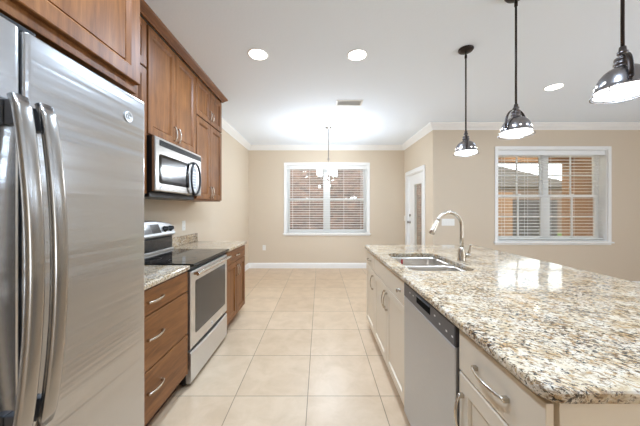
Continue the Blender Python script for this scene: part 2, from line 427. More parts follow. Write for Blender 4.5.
# ------------------------------------------------------------------ windows
def make_window(name, op, yw, grid):
    x0, x1, z0, z1 = op; xm = (x0+x1)/2; zm = (z0+z1)/2
    cw = 0.05
    root = MB().box(x0, x1, yw+0.001, yw+0.2, z0, z0+0.012).build(name, M['trim']); struct(root)   # lining: sill board
    WORLD[root] = Vector((0,0,0))
    m = MB(); m.box(x0, x0+0.012, yw+0.001, yw+0.2, z0+0.012, z1).box(x1-0.012, x1, yw+0.001, yw+0.2, z0+0.012, z1).box(x0+0.012, x1-0.012, yw+0.001, yw+0.2, z1-0.012, z1)
    m.build('jamb_lining', M['trim'], root)
    m = MB(); e = 0.0005
    m.box(x0-cw, x0, yw-0.018, yw-e, z0-0.005, z1+cw).box(x1, x1+cw, yw-0.018, yw-e, z0-0.005, z1+cw).box(x0, x1, yw-0.018, yw-e, z1, z1+cw)
    m.build('casing', M['trim'], root, 0.003)
    MB().box(x0-cw-0.02, x1+cw+0.02, yw-0.045, yw-e, z0-0.03, z0-0.004).box(x0-cw, x1+cw, yw-0.016, yw-e, z0-0.06, z0-0.03).build('stool_and_apron', M['trim'], root, 0.003)
    ya, yb = yw+0.135, yw+0.195
    fx0, fx1, fz0, fz1 = x0+0.012, x1-0.012, z0+0.012, z1-0.012
    m = MB(); m.box(fx0, fx0+0.02, ya, yb, fz0, fz1).box(fx1-0.02, fx1, ya, yb, fz0, fz1).box(fx0+0.02, fx1-0.02, ya, yb, fz0, fz0+0.02).box(fx0+0.02, fx1-0.02, ya, yb, fz1-0.02, fz1)
    m.box(xm-0.045, xm+0.045, ya, yb, fz0+0.02, fz1-0.02)
    m.build('frame', M['trim'], root, 0.002)
    for (a, b) in ((fx0+0.02, xm-0.045), (xm+0.045, fx1-0.02)):
        for (c, d, y0, y1) in ((fz0+0.02, zm+0.02, ya+0.004, ya+0.028), (zm-0.02, fz1-0.02, ya+0.03, yb-0.004)):
            s = 0.032; m = MB()
            m.box(a, a+s, y0, y1, c, d).box(b-s, b, y0, y1, c, d).box(a+s, b-s, y0, y1, c, c+0.042).box(a+s, b-s, y0, y1, d-0.042, d)
            sash = m.build('sash', M['trim'], root, 0.002)
            ym = (y0+y1)/2
            if grid:
                xc, zc = (a+b)/2, (c+d)/2; w = 0.011
                m = MB(); m.box(xc-w, xc+w, ym-0.008, ym+0.008, c+0.042, d-0.042).box(a+s, xc-w, ym-0.008, ym+0.008, zc-w, zc+w).box(xc+w, b-s, ym-0.008, ym+0.008, zc-w, zc+w)
                m.build('muntin', M['trim'], sash)
            MB().box(a+s-0.004, b-s+0.004, ym-0.002, ym+0.002, c+0.038, d-0.038).build('pane', M['glass'], sash)
    for xa in ((fx0+xm)/2, (fx1+xm)/2):
        MB().box(xa-0.03, xa+0.03, ya-0.004, ya+0.02, zm+0.021, zm+0.036).build('sash_lock', M['white'], root, 0.003)
    return root
make_window('window_1', WB_, YB, False)
make_window('window_2', WR_, YW, True)

def make_blind(op, yw, tilt, label, wand_side):
    x0, x1, z0, z1 = op; x0 += 0.018; x1 -= 0.018
    t = thing('window_blind', label, 'blind', ((x0+x1)/2, yw+0.06, z1-0.014), 'white slatted window blinds')
    yc = yw+0.065
    MB().box(x0, x1, yc-0.028, yc+0.028, z1-0.06, z1-0.014).build('headrail', M['slat'], t)
    MB().box(x0-0.004, x1+0.004, yc-0.046, yc-0.032, z1-0.088, z1-0.0135).build('valance', M['slat'], t, 0.004)
    m = MB(); p = 0.0535; z = z1-0.11; w = 0.0305; n = 0
    zb = z0+0.045
    while z > zb+0.03:
        rings = []
        for xx in (x0+0.004, x1-0.004):
            ring = []
            for k, (s, h) in enumerate(((-1, -0.0014), (0, 0.0014), (1, -0.0014), (1, 0.0014), (0, 0.0044), (-1, 0.0014))):
                yy = s*w*math.cos(tilt) - h*math.sin(tilt); zz = s*w*math.sin(tilt) + h*math.cos(tilt)
                ring.append((xx, yc+yy, z+zz))
            rings.append(ring)
        m.loops(rings, smooth=False); z -= p
    m.build('slats', M['slat'], t)
    MB().box(x0+0.004, x1-0.004, yc-0.028, yc+0.028, zb-0.012, zb+0.008).build('bottom_rail', M['slat'], t, 0.003)
    m = MB()
    k = 5
    for i in range(k):
        xx = x0+0.12 + (x1-x0-0.24)*i/(k-1)
        for yy in (yc-0.0335, yc+0.0335): m.box(xx-0.0015, xx+0.0015, yy-0.001, yy+0.001, zb, z1-0.06)
    m.build('ladder_cords', M['slat'], t)
    xw = x0+0.05 if wand_side < 0 else x1-0.10
    MB().sweep([(xw, yc-0.052, z1-0.09), (xw, yc-0.055, z1-0.85)], 0.0045, n=8).build('tilt_wand', M['white'], t)
    return t
make_blind(WB_, YB, math.radians(4), 'white slatted blind in the nook window behind the chandelier', 1)
make_blind(WR_, YW, math.radians(0), 'white slatted blind in the right window beyond the island', 1)

# ------------------------------------------------------------------ nook door
a, b, c, d = DN_
xf = XN + 0.045                                     # door face
root = MB().box(xf, xf+0.042, a+0.004, a+0.17, 0.008, d-0.004).box(xf, xf+0.042, b-0.29, b-0.004, 0.008, d-0.004).box(xf, xf+0.042, a+0.17, b-0.29, 0.008, 0.35).box(xf, xf+0.042, a+0.17, b-0.29, 1.84, d-0.004).build('door_1', M['trim']); struct(root)
m = MB(); fr = 0.022
ya, yb, za, zb = a+0.17, b-0.29, 0.35, 1.84
m.box(xf-0.01, xf+0.05, ya-0.012, ya+fr, za-0.012, zb+0.012).box(xf-0.01, xf+0.05, yb-fr, yb+0.012, za-0.012, zb+0.012).box(xf-0.01, xf+0.05, ya+fr, yb-fr, za-0.012, za+fr).box(xf-0.01, xf+0.05, ya+fr, yb-fr, zb-fr, zb+0.012)
m.build('lite_frame', M['trim'], root, 0.003)
MB().box(xf+0.016, xf+0.022, ya+fr, yb-fr, za+fr, zb-fr).build('pane', M['glass'], root)
for zz, nm in ((1.045, 'knob'), (1.19, 'deadbolt')):
    yk = b-0.065
    m = MB().lathe([(0.0, -0.0005), (0.031, -0.0005), (0.031, -0.008), (0.012, -0.012), (0.011, -0.03)] if nm == 'knob' else [(0.0, -0.0005), (0.03, -0.0005), (0.028, -0.014), (0.012, -0.018), (0.0, -0.018)], (xf, yk, zz), 20, 'X')
    if nm == 'knob': m.lathe([(0.011, -0.028), (0.024, -0.036), (0.028, -0.05), (0.022, -0.062), (0.0, -0.066)], (xf, yk, zz), 20, 'X')
    m.build(nm, M['nickel_d'], root)
m = MB()   # casing around the door on the nook side and jambs
cw = 0.07
m.box(XN-0.018, XN-g, a-cw, a, 0.001, d+cw).box(XN-0.018, XN-g, b, b+cw, 0.001, d+cw).box(XN-0.018, XN-g, a, b, d, d+cw)
struct(m.build('trim_6', M['trim'], None, 0.004))
struct(MB().box(XN+0.0005, xf-0.0005, a+0.0005, a+0.014, 0.001, d-0.0145).box(XN+0.0005, xf-0.0005, b-0.014, b-0.0005, 0.001, d-0.0145).box(XN+0.0005, xf-0.0005, a+0.0005, b-0.0005, d-0.014, d-0.0005).build('trim_7', M['trim']))

# ------------------------------------------------------------------ outside
struct(MB().box(-8, 24, YB+0.9, 30, -0.3, -0.16).build('ground_lawn', M['lawn']))
struct(MB().box(2.1, 9, YW+0.2, 7.2, -0.155, -0.02).build('patio_slab', M['concrete']))
o = MB().box(-3.5, 3.4, 8.4, 8.6, -0.16, 4.6).build('wall_neighbour', M['brick']); struct(o)
lan = struct(MB().box(5.55, 5.70, YW+0.205, 6.0, -0.019, 2.755).build('wall_lanai', M['lanai']))
struct(MB().box(2.1, 5.549, 5.7, 5.95, 2.351, 2.75).build('beam_lanai', M['lanai']))
struct(MB().box(-3.5, 2.0, YB+0.21, 6.9, 2.9, 3.0).build('sky_blocking_eave', M['trim']))  # unseen slab, added to cut the sky light on the brick wall
struct(MB().box(2.1, 5.75, YW+0.21, 6.1, 2.76, 2.86).build('roof_lanai', M['lanai']))
t = thing('porch_light', 'round porch ceiling light outside above the right window', 'ceiling light', (4.35, 5.2, 2.759))
MB().lathe([(0.0, -0.001), (0.13, -0.001), (0.13, -0.02), (0.0, -0.02)], (4.35, 5.2, 2.759), 28).build('base', M['bronze'], t)
MB().lathe([(0.12, -0.0205), (0.118, -0.05), (0.08, -0.075), (0.0, -0.085)], (4.35, 5.2, 2.759), 28).build('lamp_shade', M['shade'], t)
pl = bpy.data.lights.new('lamp', 'POINT'); pl.energy = 13; pl.color = (1.0, 0.9, 0.76); pl.shadow_soft_size = 0.08
po = bpy.data.objects.new('lamp', pl); COL.objects.link(po); po.parent = t; po.location = (0, 0, -0.2)
t = thing('fence_panel', 'dark grey board fence outside seen low through the right window', 'fence', (6.6, 8.2, -0.16))
t2 = thing('fence_panel', 'tan board fence outside at the left edge of the right window', 'fence', (5.2, 8.2, -0.16))
m = MB()
for i in range(11): m.box(4.35+i*0.155, 4.495+i*0.155, 8.2, 8.225, -0.15, 1.86)
m.build('boards', M['lanai'], t2)
for zz in (0.2, 1.3): MB().box(4.35, 6.045, 8.226, 8.27, zz, zz+0.09).build('rail', M['lanai'], t2)
m = MB()
for i in range(9): m.box(6.06+i*0.155, 6.205+i*0.155, 8.2, 8.225, -0.15, 1.62)
m.build('boards', M['fence'], t)
for zz in (0.2, 1.3): MB().box(6.06, 7.445, 8.226, 8.27, zz, zz+0.09).build('rail', M['fence'], t)
t = thing('neighbour_house', 'taupe house with grey sloping roof outside the right window', 'house', (12.5, 18, -0.16))
MB().box(8.0, 18.0, 16.5, 22, -0.16, 2.75).build('wall', M['house'], t)
m = MB(); m.prism([(7.4, 2.7), (18.6, 2.7), (18.6, 2.85), (15.5, 2.95), (10.6, 4.1), (7.4, 2.9)], lambda u, v, dd: (u, dd, v), 16.1, 22.4); m.build('roof', M['shingle'], t)
MB().box(10.2, 11.6, 16.46, 16.499, 0.9, 2.1).build('window', M['ovenglass'], t)

# ------------------------------------------------------------------ cabinet hardware
def pull(parent, fn, u, v, vertical, L=0.128, label=None, mat='nickel', proj=0.03):
    """bow pull centred at (u,v); fn(u,v,d)"""
    m = MB(); n = 14; pts = []
    for i in range(n+1):
        s = -1+2*i/n; dd = 0.013 + (proj-0.013)*(1-s*s)
        q = s*L/2*1.1
        pts.append(fn(u, v+q, dd) if vertical else fn(u+q, v, dd))
    up = (0, 1, 0) if vertical else (0, 0, 1)
    rr = [0.0054 + 0.0026*(1-abs(-1+2*i/n)) for i in range(n+1)]
    m.sweep(pts, rr, [0.0038]*(n+1), up=up, n=10)
    for s in (-1, 1):
        q = s*L/2
        uu, vv = (u, v+q) if vertical else (u+q, v)
        m.prism([(uu-0.0065, vv-0.0065), (uu+0.0065, vv-0.0065), (uu+0.0065, vv+0.0065), (uu-0.0065, vv+0.0065)], fn, 0.0003, 0.017)
    return m.build('handle', M[mat], parent)

# ------------------------------------------------------------------ left wall cabinets
UW = -1.28; UF = 0.02                                # carcass front, door thickness
def wall_cab(label, y0, y1, z0, z1, xfront, rows, pulls, cols=2, ang=None):
    t = thing('wall_cabinet', label, 'cabinet', (XL+0.003, (y0+y1)/2, z0), 'stained wood wall cabinets')
    MB().box(XL+0.003, xfront-0.001, y0, y1, z0, z1).build('body', M['wood'], t, 0.002)
    fn = XP(xfront); w = (y1-y0)/cols
    for (za, zb, ph, pz) in rows:
        for k in range(cols):
            ya, yb = y0+k*w+(0.008 if k == 0 else 0.003), y0+(k+1)*w-(0.008 if k == cols-1 else 0.003)
            dr = MB().shaker(fn, ya, yb, za, zb, UF, 0.054, 0.013, 0.012).build('door', M['wood'], t)
            if ph:
                yh = (yb-0.028) if k == 0 else (ya+0.028)
                pull(dr, XP(xfront+UF), yh, pz, True, ph)
    return t
wall_cab('wide stained wood cabinet above the refrigerator', 0.19, 1.130, 1.812, 2.688, -0.79, [(1.848, 2.672, 0, 0)], 0)
wall_cab('narrow stained wood cabinet strip between refrigerator cabinet and microwave', 1.133, 1.909, 1.42, 2.688, UW, [(1.43, 2.335, 0.11, 1.52), (2.347, 2.675, 0.09, 2.42)], 0)
wall_cab('stained wood two-door cabinet directly above the microwave', 1.913, 2.662, 1.864, 2.688, UW, [(1.876, 2.675, 0.115, 1.965)], 0)
wall_cab('stained wood end cabinet with small doors over tall doors', 2.666, 3.36, 1.415, 2.688, UW, [(1.428, 2.283, 0.115, 1.51), (2.297, 2.675, 0.09, 2.385)], 0)
cc = [(0.001, 2.689), (0.012, 2.689), (0.016, 2.70), (0.03, 2.712), (0.05, 2.728), (0.056, 2.735), (0.058, 2.744), (0.001, 2.744)]
pth = [(-0.77, 0.19), (-0.77, 1.132), (-1.26, 1.132), (-1.26, 3.362), (XL+0.003, 3.362)]
P = [Vector(p) for p in pth]
m = MB(); rings = []
for i in range(len(P)):
    def nr(k):
        dd = (P[k+1]-P[k]).normalized(); return Vector((dd.y, -dd.x))
    if i == 0: mt = nr(0)
    elif i == len(P)-1: mt = nr(i-1)
    else: A, B = nr(i-1), nr(i); mt = (A+B)/(1+A.dot(B))
    rings.append([(P[i].x+mt.x*o, P[i].y+mt.y*o, z) for o, z in cc])
m.loops(rings, smooth=False)
tag(m.build('crown_moulding', M['woodh'], None), 'dark stained wood crown moulding running along the wall cabinet tops', 'moulding')

# ------------------------------------------------------------------ refrigerator
t = thing('refrigerator', 'tall stainless steel side-by-side refrigerator at the left', 'refrigerator', (-1.15, 0.652, 0))
MB().box(-1.56, -0.803, 0.205, 1.109, 0.012, 1.762).build('body', M['dark'], t, 0.004)
MB().box(-0.802, -0.77, 0.21, 1.095, 0.012, 0.085).build('base_grille', M['black'], t, 0.003)
for (ya, yb, yh) in ((0.203, 0.6492, 0.622), (0.6558, 1.111, 0.681)):
    m = MB(); nseg = 10; poly = []
    # slightly rounded front edges, seen in plan
    e = 0.014
    for k in range(5): q = k/4*PI/2; poly.append((-0.74-e+e*math.sin(q), ya+e-e*math.cos(q)))
    for k in range(5): q = k/4*PI/2; poly.append((-0.74-e+e*math.cos(q), yb-e+e*math.sin(q)))
    poly += [(-0.80, yb), (-0.80, ya)]
    m.prism(poly, lambda u, v, dd: (u, v, dd), 0.09, 1.765)
    dr = m.build('door', M['fridge'], t, 0.004)
    h = MB(); n = 28; pts = []; ra = []
    for i in range(n+1):
        s = -1+2*i/n
        pts.append((-0.713 + 0.034*(1-s*s) + (-0.006 if abs(s) > 0.97 else 0), yh, 1.172+s*0.412)); ra.append(0.0195)
    h.sweep(pts, ra, [0.010]*(n+1), up=(0, 1, 0), n=20, power=3.2)
    h.build('handle', M['fridge_handle'] if 'fridge_handle' in M else M['steel'], dr)
    for zz in (0.80, 1.545): MB().box(-0.7398, -0.712, yh-0.011, yh+0.011, zz-0.03, zz+0.03).build('handle_mount', M['dw_panel'], dr, 0.003)
MB().box(-0.86, -0.76, 0.60, 0.70, 1.766, 1.785).build('hinge_cover', M['black'], t, 0.004)
# round emblem with a script monogram
def emblem(parent, fn, u, v, R):
    m = MB(); ring = []
    for i in range(33):
        aa = 2*PI*i/32; ring.append(fn(u+R*math.cos(aa), v+R*math.sin(aa), R*0.12))
    nrm = Vector(fn(0, 0, 1)) - Vector(fn(0, 0, 0))
    m.sweep(ring, R*0.1, R*0.1, up=nrm, n=6, cap=False)
    m.prism([(u+R*math.cos(2*PI*i/24), v+R*math.sin(2*PI*i/24)) for i in range(24)], fn, 0.0003, R*0.08)
    o = m.build('badge', M['badgewhite'], parent)
    k = MB(); fl = -1 if nrm.x > 0 else 1
    fl = 1
    for off, w in ((-0.32, 1), (0.30, -1)):
        pts = []
        for i in range(18):
            aa = 0.7 + i/17*4.6
            rr = R*(0.36 - 0.09*i/17)
            pts.append(fn(u+fl*(off*R+rr*math.cos(aa)), v+rr*1.25*math.sin(aa), R*0.14))
        k.sweep(pts, R*0.05, R*0.04, up=nrm, n=6)
    pts = [fn(u+R*0.75*math.cos(aa), v+R*0.75*math.sin(aa), R*0.13) for aa in [0.3+i*0.2 for i in range(8)]]
    k.sweep(pts, R*0.04, R*0.03, up=nrm, n=6)
    k.build('monogram', M['dark'], o)
    return o
emblem(t, XP(-0.74), 1.008, 1.672, 0.019)

# ------------------------------------------------------------------ microwave
t = thing('microwave', 'stainless over-the-range microwave with an oval black handle', 'microwave', (-1.4, 2.288, 1.43))
MB().box(XL+0.004, -1.232, 1.9155, 2.6605, 1.452, 1.861).build('body', M['black'], t, 0.003)
MB().box(XL+0.05, -1.275, 1.95, 2.645, 1.408, 1.4515).build('vent_base', M['black'], t, 0.004)
fn = XP(-1.231)
MB().slab(fn, 1.916, 2.66, 1.453, 1.86, 0.024, 0.008).build('front', M['mwsteel'], t)
fn = XP(-1.2068)
m = MB(); m.slab(fn, 1.965, 2.645, 1.797, 1.842, 0.002, 0.001)
for i in range(5): m.slab(XP(-1.2046), 1.975, 2.635, 1.8005+i*0.0085, 1.8045+i*0.0085, 0.003, 0.001)
m.build('vent_grille', M['black'], t)
m = MB(); m.prism(rrect(1.962, 2.41, 1.513, 1.735, 0.02), fn, 0, 0.0025); wd = m.build('window', M['mwglass'] if 'mwglass' in M else M['blackglass'], t)
m = MB(); m.prism(rrect(1.985, 2.36, 1.537, 1.711, 0.015), XP(-1.2042), 0, 0.0012); m.build('window_screen', M['ovenglass'], wd)
m = MB(); m.prism([(2.488+0.078*math.cos(q), 1.605+0.135*math.sin(q)) for q in [2*PI*i/32 for i in range(32)]], fn, 0, 0.003); kp = m.build('keypad', M['keypad'], t)
m = MB()
for r in range(6):
    for c_ in range(3): m.slab(XP(-1.2036), 2.449+c_*0.028, 2.471+c_*0.028, 1.515+r*0.026, 1.533+r*0.026, 0.0015, 0.0005)
m.slab(XP(-1.2036), 2.449, 2.527, 1.675, 1.703, 0.0015, 0.0005)
m.build('keys', M['keys'], kp)
m = MB(); pts = []
for i in range(41):
    q = 2*PI*i/40
    pts.append((-1.206+0.02+0.006*abs(math.cos(q)), 2.488+0.088*math.cos(q), 1.605+0.146*math.sin(q)))
m.sweep(pts, 0.010, 0.010, up=(1, 0, 0), n=10, cap=False)
for q in (PI/2, -PI/2): m.box(-1.2068, -1.184, 2.473, 2.503, 1.605+0.146*math.sin(q)-0.012, 1.605+0.146*math.sin(q)+0.012)
m.build('handle', M['black'], t)
emblem(t, fn, 1.985, 1.484, 0.011)

# ------------------------------------------------------------------ range
t = thing('range', 'stainless electric range with a black glass cooktop', 'range', (-1.28, 2.29, 0))
Y0, Y1 = 1.9155, 2.667
MB().box(XL+0.02, -0.985, Y0, Y1, 0.03, 0.893).build('body', M['black'], t, 0.003)
for xx in (-1.5, -1.02):
    for yy in (Y0+0.05, Y1-0.05): MB().lathe([(0.018, 0.0), (0.018, 0.03)], (xx, yy, 0.0005), 12, 'Z', True, True).build('foot', M['black'], t)
ck = MB().box(XL+0.004, -0.925, Y0, Y1, 0.894, 0.915).build('cooktop', M['blackglass'], t, 0.005)
for (xx, yy, r) in ((-1.1, 2.1, 0.1), (-1.1, 2.48, 0.075), (-1.36, 2.1, 0.075), (-1.36, 2.48, 0.095)):
    MB().lathe([(r-0.002, 0), (r-0.002, 0.0004), (r, 0.0004), (r, 0)], (xx, yy, 0.9153), 40).build('burner_ring', M['dw_panel'], ck)
# backguard
bgd = MB().box(XL+0.004, -1.505, Y0+0.004, Y1-0.004, 0.9155, 1.055).build('backguard', M['black'], t, 0.003)
MB().box(-1.5045, -1.49, Y0+0.004, Y1-0.004, 0.9155, 0.935).build('vent_trim', M['steel'], bgd, 0.002)
MB().box(-1.5045, -1.497, Y0+0.02, Y1-0.02, 0.955, 1.04).build('lower_panel', M['rangeblack'] if 'rangeblack' in M else M['ovenglass'], bgd, 0.002)
m = MB(); ym = (Y0+Y1)/2; n = 18; L = []
for i in range(n+1):
    s = -1+2*i/n; yy = ym+s*(Y1-Y0)/2*0.995; zt = 1.212-0.045*abs(s)**2.2
    L.append([(XL+0.004, yy, 1.0555), (-1.50, yy, 1.0555), (-1.477, yy, 1.068), (-1.475, yy, 1.08), (-1.513, yy, zt-0.008), (-1.522, yy, zt), (XL+0.004, yy, zt)])
m.loops(L, smooth=False); cp = m.build('control_panel', M['dwsteel'], t)
def slant(u, v, dd):      # v measured up the slanted face from z=1.08
    zz = v; k = (zz-1.08)/(1.204-1.08); return (-1.475-0.038*k + dd*0.95, u, zz + dd*0.29)
m = MB(); m.prism([(ym-0.15, 1.098), (ym+0.15, 1.098), (ym+0.135, 1.178), (ym-0.135, 1.178)], slant, 0.0005, 0.003); m.build('display', M['ovenglass'], cp)
for yy in (ym-0.305, ym-0.215, ym+0.215, ym+0.305):
    m = MB(); c0 = Vector(slant(yy, 1.128, 0.001)); nv = (Vector(slant(yy, 1.128, 1)) - Vector(slant(yy, 1.128, 0))).normalized()
    m.sweep([c0, c0+nv*0.006, c0+nv*0.0061, c0+nv*0.03], [0.028, 0.027, 0.021, 0.019], up=(0, 1, 0), n=20)
    m.sweep([c0+nv*0.03+Vector((0,0,-0.017)), c0+nv*0.034+Vector((0,0,0)), c0+nv*0.03+Vector((0,0,0.017))], 0.005, up=(0, 1, 0), n=8)
    m.build('knob', M['black'], cp)
# oven door
MB().box(-0.984, -0.962, Y0+0.004, Y1-0.004, 0.862, 0.8935).build('vent_strip', M['black'], t, 0.002)
fn = XP(-0.984)
dr = MB().slab(fn, Y0+0.004, Y1-0.004, 0.285, 0.858, 0.036, 0.006).build('oven_door', M['steel'], t)
m = MB(); m.prism(rrect(Y0+0.075, Y1-0.06, 0.375, 0.775, 0.012), XP(-0.9478), 0, 0.002); m.build('window', M['ovenglass'], dr)
m = MB(); hy0, hy1 = Y0+0.02, Y1-0.02
m.sweep([(-0.905, hy0+(hy1-hy0)*i/12, 0.838) for i in range(13)], 0.014, 0.011, n=14)
for yy in (hy0+0.025, hy1-0.025): m.box(-0.9475, -0.905, yy-0.014, yy+0.014, 0.829, 0.847)
m.build('handle', M['chromeh'] if 'chromeh' in M else M['chrome'], dr)
emblem(dr, XP(-0.9478), (Y0+Y1)/2, 0.327, 0.014)
m = MB(); L = []; n = 16
for i in range(n+1):
    s = -1+2*i/n; yy = ym+s*((Y1-Y0)/2-0.004); zt = 0.262-0.014*(1-s*s)
    L.append([(-0.984, yy, 0.035), (-0.952, yy, 0.035), (-0.948, yy, 0.04), (-0.948, yy, zt-0.012), (-0.956, yy, zt), (-0.984, yy, zt)])
m.loops(L, smooth=False); m.build('storage_drawer', M['steel'], t)

# ------------------------------------------------------------------ left base cabinets
BF = -0.981
def base_body(t, y0, y1, mat, x0=XL+0.003, x1=BF-0.001, ztop=0.874):
    MB().box(x0, x1, y0, y1, 0.1, ztop).build('body', mat, t, 0.002)
t = thing('base_cabinet', 'stained wood drawer cabinet between refrigerator and range', 'cabinet', (-1.28, 1.513, 0), 'stained wood base cabinets')
base_body(t, 1.118, 1.909, M['wood'])
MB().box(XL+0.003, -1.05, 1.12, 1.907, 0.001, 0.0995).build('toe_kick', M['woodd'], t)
fn = XP(BF)
for (za, zb) in ((0.125, 0.407), (0.415, 0.716), (0.724, 0.866)):
    dw = MB().slab(fn, 1.126, 1.901, za, zb, 0.02, 0.004).build('drawer', M['woodh'], t)
    pull(dw, XP(BF+0.02), 1.52, (za+zb)/2 + (0.0 if zb > 0.8 else 0.02), False, 0.13)
t = thing('base_cabinet', 'stained wood cabinet with drawer and doors beyond the range', 'cabinet', (-1.28, 3.01, 0), 'stained wood base cabinets')
base_body(t, 2.672, 3.358, M['wood'])
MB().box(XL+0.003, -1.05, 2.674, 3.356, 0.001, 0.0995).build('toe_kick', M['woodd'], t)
dw = MB().slab(fn, 2.68, 3.35, 0.73, 0.866, 0.02, 0.004).build('drawer', M['woodh'], t)
pull(dw, XP(BF+0.02), 3.015, 0.798, False, 0.12)
for (ya, yb, yh) in ((2.68, 3.012, 2.985), (3.018, 3.35, 3.045)):
    dr = MB().shaker(fn, ya, yb, 0.11, 0.722, 0.02, 0.056, 0.008, 0.01).build('door', M['wood'], t)
    pull(dr, XP(BF+0.02), yh, 0.62, True, 0.115)

def counter(name, label, x0, x1, y0, y1, zt, th, r, holes=(), n=8):
    m = MB(); bm = m.bm
    rows = [(0.010, zt), (0.0035, zt-0.002), (0.0008, zt-0.006), (0.0, zt-0.011), (0.0, zt-th+0.008), (0.003, zt-th+0.002), (0.008, zt-th)]
    R = []
    for i, z in rows:
        R.append([bm.verts.new((x, y, z)) for x, y in rrect(x0+i, x1-i, y0+i, y1-i, max(r-i, 0.002), n)])
    k = len(R[0])
    for a_, b_ in zip(R[:-1], R[1:]):
        for i in range(k): m._f([a_[i], a_[(i+1)%k], b_[(i+1)%k], b_[i]], False)
    eds = {0: [], -1: []}
    def ring_edges(vs): return [bm.edges.get((vs[i], vs[(i+1)%len(vs)])) or bm.edges.new((vs[i], vs[(i+1)%len(vs)])) for i in range(len(vs))]
    top, bot = ring_edges(R[0]), ring_edges(R[-1])
    for hp in holes:
        e = 0.003
        A = [bm.verts.new((x, y, zt)) for x, y in hp]; B = [bm.verts.new((x, y, zt-th)) for x, y in hp]
        for i in range(len(hp)): m._f([A[i], A[(i+1)%len(hp)], B[(i+1)%len(hp)], B[i]])
        top += ring_edges(A); bot += ring_edges(B)
    bmesh.ops.triangle_fill(bm, use_beauty=True, edges=top, normal=(0, 0, 1))
    bmesh.ops.triangle_fill(bm, use_beauty=True, edges=bot, normal=(0, 0, -1))
    o = m.build(name, M['granite'], None, origin=((x0+x1)/2, (y0+y1)/2, zt-th))
    return tag(o, label, 'countertop')
c1 = counter('countertop', 'short granite countertop between refrigerator and range', XL+0.003, -0.948, 1.115, 1.911, 0.909, 0.034, 0.005)
c2 = counter('countertop', 'granite countertop with short backsplash beyond the range', XL+0.003, -0.942, 2.6715, 3.375, 0.909, 0.034, 0.012)
for c_, (ya, yb) in ((c1, (1.115, 1.911)), (c2, (2.6715, 3.375))):
    MB().box(XL+0.003, XL+0.023, ya, yb, 0.9095, 1.012).build('backsplash', M['granite'], c_, 0.003)

# ------------------------------------------------------------------ wall plates
def plate(name, label, cat, fn, u, v, w, h, toggles, duplex):
    o = MB().slab(fn, u-w/2, u+w/2, v-h/2, v+h/2, 0.006, 0.003).build(name, M['white'])
    tag(o, label, cat)
    for k in range(toggles):
        uu = u-(toggles-1)*0.023+k*0.046
        MB().slab(lambda a_, b_, d_: fn(a_, b_, d_+0.0062), uu-0.0165, uu+0.0165, v-0.033, v+0.033, 0.003, 0.002).build('rocker', M['white'], o)
    if duplex:
        for s in (-1, 1):
            q = MB(); q.slab(lambda a_, b_, d_: fn(a_, b_, d_+0.0062), u-0.016, u+0.016, v+s*0.02-0.014, v+s*0.02+0.014, 0.002, 0.001)
            sk = q.build('socket', M['white'], o)
            q = MB()
            for du in (-0.006, 0.006): q.slab(lambda a_, b_, d_: fn(a_, b_, d_+0.0083), u+du-0.001, u+du+0.001, v+s*0.02-0.004, v+s*0.02+0.005, 0.0004, 0.0001)
            q.build('slots', M['dark'], sk)
    return o
plate('wall_outlet', 'white outlet on the left wall above the granite backsplash', 'outlet', XP(XL+0.0005), 3.066, 1.126, 0.07, 0.115, 0, True)
plate('wall_outlet', 'white outlet low on the nook back wall near the left corner', 'outlet', YM(YB-0.0005), -1.25, 0.458, 0.07, 0.115, 0, True)
plate('light_switch', 'wide white four-gang switch plate on wall behind the faucet', 'switch', YM(YW-0.0005), 2.13, 1.103, 0.215, 0.115, 4, False)
plate('light_switch', 'single white switch plate between nook corner and glazed door', 'switch', XM(XN-0.0005), 5.785, 1.12, 0.072, 0.115, 1, False)

# ------------------------------------------------------------------ island
IF = 0.54; DT = 0.018; TK = 0.086
fi = XM(IF); fh = XM(IF-DT)
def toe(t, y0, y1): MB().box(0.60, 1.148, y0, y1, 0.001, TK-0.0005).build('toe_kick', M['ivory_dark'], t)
t = thing('base_cabinet', 'ivory island cabinet with drawer nearest the viewer', 'cabinet', (0.84, 0.79, 0), 'ivory island cabinets')
MB().box(IF+0.001, 1.15, 0.617, 0.985, TK, 0.881).build('body', M['ivory'], t, 0.0015)
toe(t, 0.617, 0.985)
MB().box(IF+0.010, 1.15, 0.6, 0.6165, 0.001, 0.881).build('end_panel', M['ivory'], t, 0.0015)
dw = MB().slab(fi, 0.604, 0.981, 0.718, 0.866, DT, 0.002).build('drawer', M['ivory'], t); pull(dw, fh, 0.797, 0.788, False, 0.143)
dr = MB().shaker(fi, 0.604, 0.981, 0.092, 0.709, DT, 0.058, 0.006, 0.008).build('door', M['ivory'], t); pull(dr, fh, 0.951, 0.575, True, 0.128)
t = thing('base_cabinet', 'ivory island sink cabinet with two doors and false drawer front', 'cabinet', (0.84, 2.06, 0), 'ivory island cabinets')
m = MB(); m.box(IF+0.001, IF+0.019, 1.602, 2.519, TK, 0.881).box(1.132, 1.15, 1.602, 2.519, TK, 0.881).box(IF+0.019, 1.132, 1.602, 1.62, TK, 0.881).box(IF+0.019, 1.132, 2.501, 2.519, TK, 0.881).box(IF+0.019, 1.132, 1.62, 2.501, TK, TK+0.018)
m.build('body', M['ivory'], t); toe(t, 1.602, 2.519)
dw = MB().slab(fi, 1.607, 2.514, 0.718, 0.866, DT, 0.002).build('false_front', M['ivory'], t)
MB().lathe([(0.0, 0.0), (0.012, 0.0), (0.012, -0.004), (0.006, -0.008), (0.006, -0.016), (0.014, -0.02), (0.013, -0.026), (0, -0.028)], (IF-DT-0.0003, 1.70, 0.79), 16, 'X').build('knob', M['nickel'], dw)
